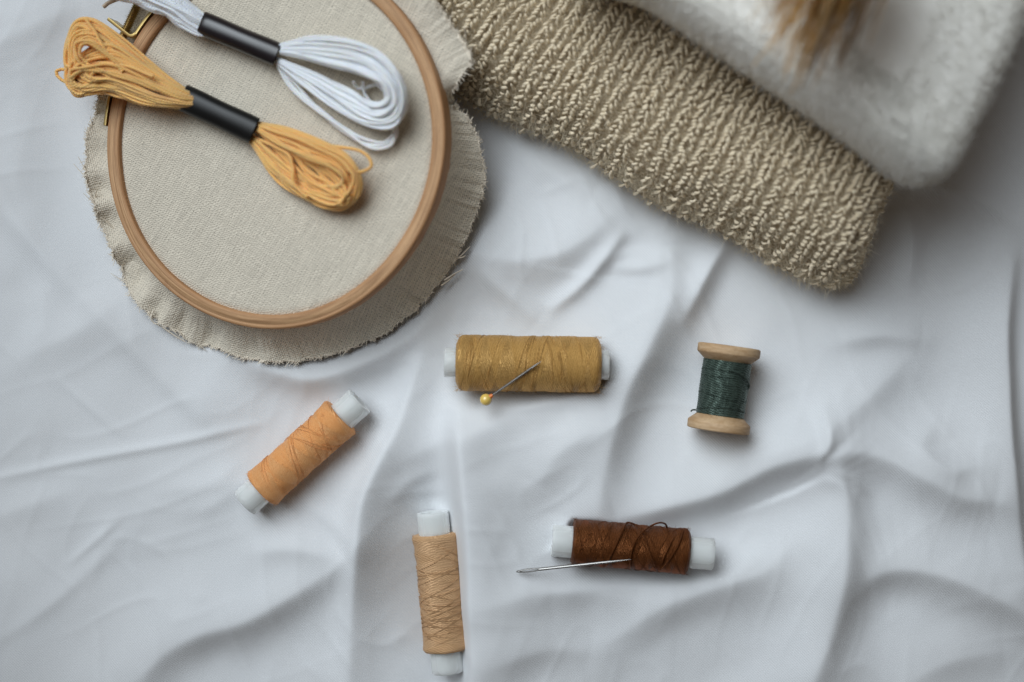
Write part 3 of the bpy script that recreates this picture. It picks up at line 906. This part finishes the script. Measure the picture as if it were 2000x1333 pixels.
pts = []
for a, b, lf in [(1424, 724, .004), (1444, 730, .008), (1458, 742, .02), (1463, 752, .012), (1462, 760, .0)]:
    pts.append(P(a, b, s['z'] + math.sqrt(max(rb ** 2 - (abs((P(a, b, s['z'] + .05) - A) @ np.array([-ax[1], ax[0], 0]))) ** 2, 0)) + lf))
mb.tube(smooth_line(pts, 7), .0036, 6)
mb.build('loose_loop', M_green, o)
mb = MB()
pts = [P(1360, 801, s['z'] + .02), P(1353, 801, s['z'] + .02), P(1349, 804, s['z'] + .02)]
mb.tube(smooth_line(pts, 5), .0032, 6)
mb.build('thread_tail', M_green, o)

# ------------------------------------------------------------------ pin and needle
zm = SPOOLS['mustard']['z']
p_tip = P(1057, 706, zm + .128); p_head = P(949, 781, zm + .062)
pin = thing('pearl_pin', 'dressmaking pin with a yellow pearl head leaning on the mustard spool', 'pin', p_head - np.array([0, 0, .02]))
dv = (p_tip - p_head) / np.linalg.norm(p_tip - p_head)
mb = MB()
t = np.linspace(0, 1, 24)
rad = np.interp(t, [0, .86, 1], [.0046, .0044, .0008])
mb.tube(p_head + (p_tip - p_head) * t[:, None], rad, 10)
mb.build('shaft', M_steel, pin)
mb = MB()
th = np.linspace(0, math.pi, 20)
lathe(mb, p_head - dv * .0225, p_head + dv * .1, [(.0225 * (1 - math.cos(a)), .0225 * math.sin(a) + 1e-5) for a in th], 32)
mb.build('pearl_head', M_pearl, pin)
mb = MB()
mb.tube(np.array([p_head + dv * .019, p_head + dv * .027, p_head + dv * .033]), [.0095, .0075, .005], 10)
mb.build('collar', M_collar, pin)

n_eye = P(1010, 1117, float(sheet_at(1010, 1117)) + .022); n_tip = P(1232, 1093, SPOOLS['brown']['z'] + .092)
mb = MB()
dv = (n_tip - n_eye); Ln = np.linalg.norm(dv); dv /= Ln
sd = np.cross(dv, [0, 0, 1]); sd /= np.linalg.norm(sd); upv = np.cross(sd, dv)
e0, e1 = .010, .085
t = np.linspace(e1, Ln, 30)
mb.tube(n_eye + dv * t[:, None], np.interp(t / Ln, [0, .2, .8, 1], [.0062, .0062, .0054, .0006]), 10)
# the eye: two cheeks round a slot
for sg in (-1, 1):
    tt = np.linspace(0, 1, 14)
    off = .0048 * np.sin(math.pi * np.clip(tt, 0, 1)) ** .5
    mb.tube(n_eye + dv * (e0 - .004 + (e1 - e0 + .01) * tt)[:, None] + sd * (sg * off)[:, None], .0030, 7)
mb.tube(n_eye + dv * np.linspace(-.003, e0, 5)[:, None], [.0015, .0036, .0046, .0048, .0044], 8)
need = mb.build('sewing_needle', M_steel)
need['label'] = 'thin steel sewing needle with its tip resting on the brown spool'
need['category'] = 'needle'

# ------------------------------------------------------------------ ribbed sweater
B0, B1 = np.array([600., 22.]), np.array([1680., 582.])
T0, T1 = np.array([985., -420.]), np.array([1836., 180.])
def bulge(a):      # the front edge is not straight
    return 7 * np.sin(a * 9 + 1) + 6 * np.sin(a * 23)
def knit_px(a, b):
    bx_ = B0[0] + (B1[0] - B0[0]) * a + 2 * np.sin(a * 17); by_ = B0[1] + (B1[1] - B0[1]) * a + bulge(a) - 34 * np.clip((a - .93) / .07, 0, 1.6) ** 2
    tx_ = T0[0] + (T1[0] - T0[0]) * a; ty_ = T0[1] + (T1[1] - T0[1]) * a
    sway = 10 * np.sin(b * 3.1 + a * 5) * np.sin(math.pi * np.clip(b, 0, 1))
    return bx_ + (tx_ - bx_) * b + sway - 22 * np.clip((a - .9) / .1, 0, 1.5) * np.sin(math.pi * np.clip(b * 1.0, 0, 1)), by_ + (ty_ - by_) * b
def knit_z(a, b):
    h = .30 + .10 * np.clip((a - .22) / .35, 0, 1) ** 1.3 - .02 * a + .03 * np.sin(a * 7 + 1) * np.sin(b * 5) + .02 * vnoise(a * 7, b * 6, 77)
    pb = np.clip(b / .34, 0, 1); pa = np.clip((1.0 - a) / .085, 0, 1)
    f = (1 - (1 - pb) ** 2.4) ** (1 / 2.4) * (1 - (1 - pa) ** 2.2) ** (1 / 2.2)
    return np.maximum(h * f, 0.0)
def knit(a, b, lift=0.0):
    a = np.asarray(a, float); b = np.asarray(b, float)
    def pos(a, b):
        x, y = knit_px(a, b); z = knit_z(np.clip(a, -1, 1), np.clip(b, 0, 2))
        p = P(x, y, 0.22)
        p[..., 2] = z + .01
        return p
    p = pos(a, b)
    e = 2e-3
    tb = pos(a, b + e) - pos(a, b - e); ta = pos(a + e, b) - pos(a - e, b)
    n = np.cross(ta, tb); n /= np.linalg.norm(n, axis=-1)[..., None] + 1e-12
    return p + n * np.asarray(lift, float)[..., None] if np.ndim(lift) else p + n * lift
sw = thing('knit_sweater', 'beige ribbed wool sweater, folded and wedged under the hoop and fluffy white blanket', 'sweater', P(1250, 200, 0))
mb = MB()
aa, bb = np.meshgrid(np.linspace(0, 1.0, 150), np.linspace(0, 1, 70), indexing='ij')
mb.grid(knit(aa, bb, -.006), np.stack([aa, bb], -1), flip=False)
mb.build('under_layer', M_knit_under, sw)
mb = MB()
NC, NR = 37, 72
g = np.random.default_rng(5)
tt = np.linspace(0, 1, 6)
for i in range(NC):
    a0 = (i + .5) / NC
    for j in range(NR):
        b0 = j / NR
        for sg in (-1, 1):
            w = .5 / NC
            # each half of a V stitch leans in towards the middle of its rib
            at = a0 + sg * w * (.66 - .50 * tt + g.normal(0, .14)) + g.normal(0, .0011)
            bt = b0 + (.5 * (sg > 0) - .05 + .95 * tt + .3 * g.normal(0, 1) * (tt - .5)) / NR + g.normal(0, .0018)
            lift = -.008 + .035 * (1 - np.abs(at - a0) / w).clip(0, 1) ** .8 + .006 * np.sin(math.pi * tt) + g.normal(0, .0024)
            ok = knit(np.clip(at, 0.001, .999), np.clip(bt, .002, 1.02), lift)
            lift = np.where(bt < .03, lift * .4, lift)
            rad = (.0058 + g.normal(0, .0012)) * np.array([.5, .95, 1.1, 1.05, .9, .5])
            mb.tube(ok, rad, 6, caps=True)
mb.build('knit_rib', M_knit, sw)
mb = MB()
m_ = 40000
a = g.uniform(0, 1, m_); b = g.uniform(0, 1, m_) ** 1.5 * .85
k1 = g.random(m_)
b = np.where(k1 < .10, g.uniform(0, .04, m_), b)
a = np.where(k1 > .95, g.uniform(.965, 1.0, m_), a)
base = knit(a, b, .012)
up = knit(a, b, .05) - knit(a, b, 0.0); up /= np.linalg.norm(up, axis=1)[:, None]
dd = up * g.uniform(.2, .8, (m_, 1)) + g.normal(0, .8, (m_, 3))
mb.hairs(base, dd * g.uniform(.006, .022, (m_, 1)), g.normal(0, .010, (m_, 3)), .00055)
fz = mb.build('wool_fuzz', M_fuzz, sw)
fz['kind'] = 'stuff'

# ------------------------------------------------------------------ fluffy blanket
bl = thing('fluffy_blanket', 'fluffy white folded blanket on top of the sweater, its rounded corner hanging out', 'blanket', P(1700, 100, .40))
ZB, ZT = .40, .84
OUT = [(1085, -115), (1270, 0), (1400, 88), (1520, 168), (1640, 248), (1720, 306), (1765, 338), (1800, 354), (1838, 344), (1868, 304), (1910, 226), (1952, 140), (1985, 66), (2014, -10), (2060, -140), (2100, -300), (1900, -480), (1300, -460)]
O2 = smooth_line(OUT, 10, closed=True)
Wb = P(O2[:, 0], O2[:, 1], .68)[:, :2]
cen = P(1620, -60, .68)[:2]
levels = []
for zf, sh in [(0, .90), (.10, .955), (.25, .985), (.45, 1.0), (.62, .998), (.78, .98), (.89, .95), (.96, .90), (1.0, .80), (1.02, .62), (1.03, .4), (1.03, .2), (1.03, .02)]:
    levels.append((zf, sh))
lv = np.array(levels)
lv = np.stack([np.interp(np.linspace(0, len(lv) - 1, 60), np.arange(len(lv)), lv[:, k_]) for k_ in (0, 1)], -1)
V = np.zeros((len(O2), len(lv), 3))
inset = .16
dirv = Wb - cen; dist = np.linalg.norm(dirv, axis=1)[:, None]; dirv = dirv / dist
for j, (zf, sh) in enumerate(lv):
    # rounded edge by a constant inset near the rim, then closing in to the middle
    if sh > .8:
        r_ = dist - (1 - sh) * inset / .2
    else:
        r_ = (dist - inset) * (sh / .8)
    V[:, j, :2] = cen + dirv * r_
    V[:, j, 2] = ZB + (ZT - ZB) * zf
V[..., 2] += .012 * vnoise(V[..., 0] * 3, V[..., 1] * 3, 41) + .003 * vnoise(V[..., 0] * 14, V[..., 1] * 14, 42)
V = np.concatenate([V, V[:1]], 0)
mb = MB(); mb.grid(V, flip=False)
mb.build('blanket_body', M_fleece, bl)
mb = MB()
g = np.random.default_rng(8)
m_ = 30000
i = g.integers(0, V.shape[0] - 1, m_); j = g.integers(4, 46, m_)
f = g.random((m_, 1)); f2 = g.random((m_, 1))
b = V[i, j] * (1 - f) + V[i + 1, j] * f
b = b * (1 - f2) + (V[i, j + 1] * (1 - f) + V[i + 1, j + 1] * f) * f2
b = b[b[:, 1] < 1.6]; m_ = len(b)
rad_ = np.c_[b[:, :2] - cen, np.full(m_, .35)]
rad_ /= np.linalg.norm(rad_, axis=1)[:, None]
dd = rad_ * .5 + np.array([0, 0, .35]) + g.normal(0, .5, (m_, 3))
mb.hairs(b, dd * g.uniform(.008, .022, (m_, 1)), g.normal(0, .006, (m_, 3)), .0010)
pl = mb.build('pile', M_fleece, bl)
pl['kind'] = 'stuff'

# ------------------------------------------------------------------ dried grass tuft
k = NT('dried_grass')
uv, u, v = k.uv()
n = k.math('MULTIPLY_ADD', k.math('SUBTRACT', k.noise(k.obj(), 5, 3), .5), .5, u)
c = k.ramp(n, [(.0, (.08, .042, .012)), (.35, (.34, .18, .05)), (.65, (.72, .40, .125)), (1., (.95, .66, .32))])
k.set(Base_Color=c, Roughness=.6)
M_grass = k.m
gr = thing('dried_grass', 'golden brown dried grass tuft drooping over the fluffy blanket, out of focus', 'dried grass', P(1660, -90, .88))
mb = MB()
g = np.random.default_rng(17)
for _ in range(190):
    f = g.beta(1.5, 1.4)
    sx = 1560 + 225 * f + g.normal(0, 10); sy = -190 + g.normal(0, 20)
    exx = 1478 + 190 * f + g.normal(0, 16); eyy = g.uniform(5, 145) * (.75 + .5 * math.sin(math.pi * (f * .8 + .1)) ** 2)
    z0 = 1.20 + g.normal(0, .06); z1 = 1.06 + g.normal(0, .06)
    mid = ((sx + exx) / 2 + 14 + g.normal(0, 10), (sy + eyy) / 2, max(z0, z1) + .08)
    L = smooth_line([(sx, sy, z0), mid, (exx, eyy, max(z1, .90))], 6)
    tone = np.clip(g.normal(.22 + .5 * (f < .5), .25), 0, 1)
    mb.tube(P(L[:, 0], L[:, 1], L[:, 2]), np.linspace(.0060, .0009, len(L)), 4, caps=False, uc=tone)
for a, b, zz in [(1470, 130, .95), (1545, 185, .95), (1530, 160, .97), (1500, 90, 1.0), (1600, 120, .95), (1650, 120, .95), (1490, 60, 1.0), (1560, 150, .95), (1640, 135, .95)]:
    L = smooth_line([(1630 + (a - 1560) * .6, -150, 1.1), ((a + 1640) / 2, 10, 1.12), (a, b, zz)], 7)
    mb.tube(P(L[:, 0], L[:, 1], L[:, 2]), np.linspace(.006, .0014, len(L)), 4, caps=False, uc=.85)
mb.build('grass_blades', M_grass, gr)['kind'] = 'stuff'

# ------------------------------------------------------------------ light, world, camera
w = bpy.data.worlds.new('World')
scene.world = w
w.use_nodes = True
bg = w.node_tree.nodes['Background']
bg.inputs[0].default_value = (1.0, .80, .62, 1)
bg.inputs[1].default_value = .065
ld = bpy.data.lights.new('window_light', 'AREA')
ld.shape = 'RECTANGLE'; ld.size = 6.0; ld.size_y = 6.0; ld.spread = math.radians(62)
ld.energy = 117
ld.color = (.86, .94, 1.0)
lo = bpy.data.objects.new('window_light', ld)
COL.objects.link(lo)
import mathutils
aim = mathutils.Vector((.22, -.05, 0))
lp = aim + mathutils.Vector((-.38, .46, .80)) * 6.4
lo.location = lp
lo.rotation_euler = (aim - lp).to_track_quat('-Z', 'Y').to_euler()

cd = bpy.data.cameras.new('camera')
cam = bpy.data.objects.new('camera', cd)
COL.objects.link(cam)
cam.location = (0, 0, H)
cam.rotation_euler = (0, 0, 0)
cd.sensor_width = 36
cd.lens = 36 * H / (2000 * S)
cd.clip_start = .1; cd.clip_end = 100
cd.dof.use_dof = True
cd.dof.focus_distance = H - .12
cd.dof.aperture_fstop = cd.lens * 1e-3 / .19
cd.dof.aperture_blades = 8
scene.camera = cam
scene.view_settings.view_transform = 'Standard'
scene.view_settings.look = 'None'
scene.view_settings.exposure = 0
scene.render.engine = 'CYCLES'
scene.cycles.max_bounces = 6
scene.cycles.use_denoising = True
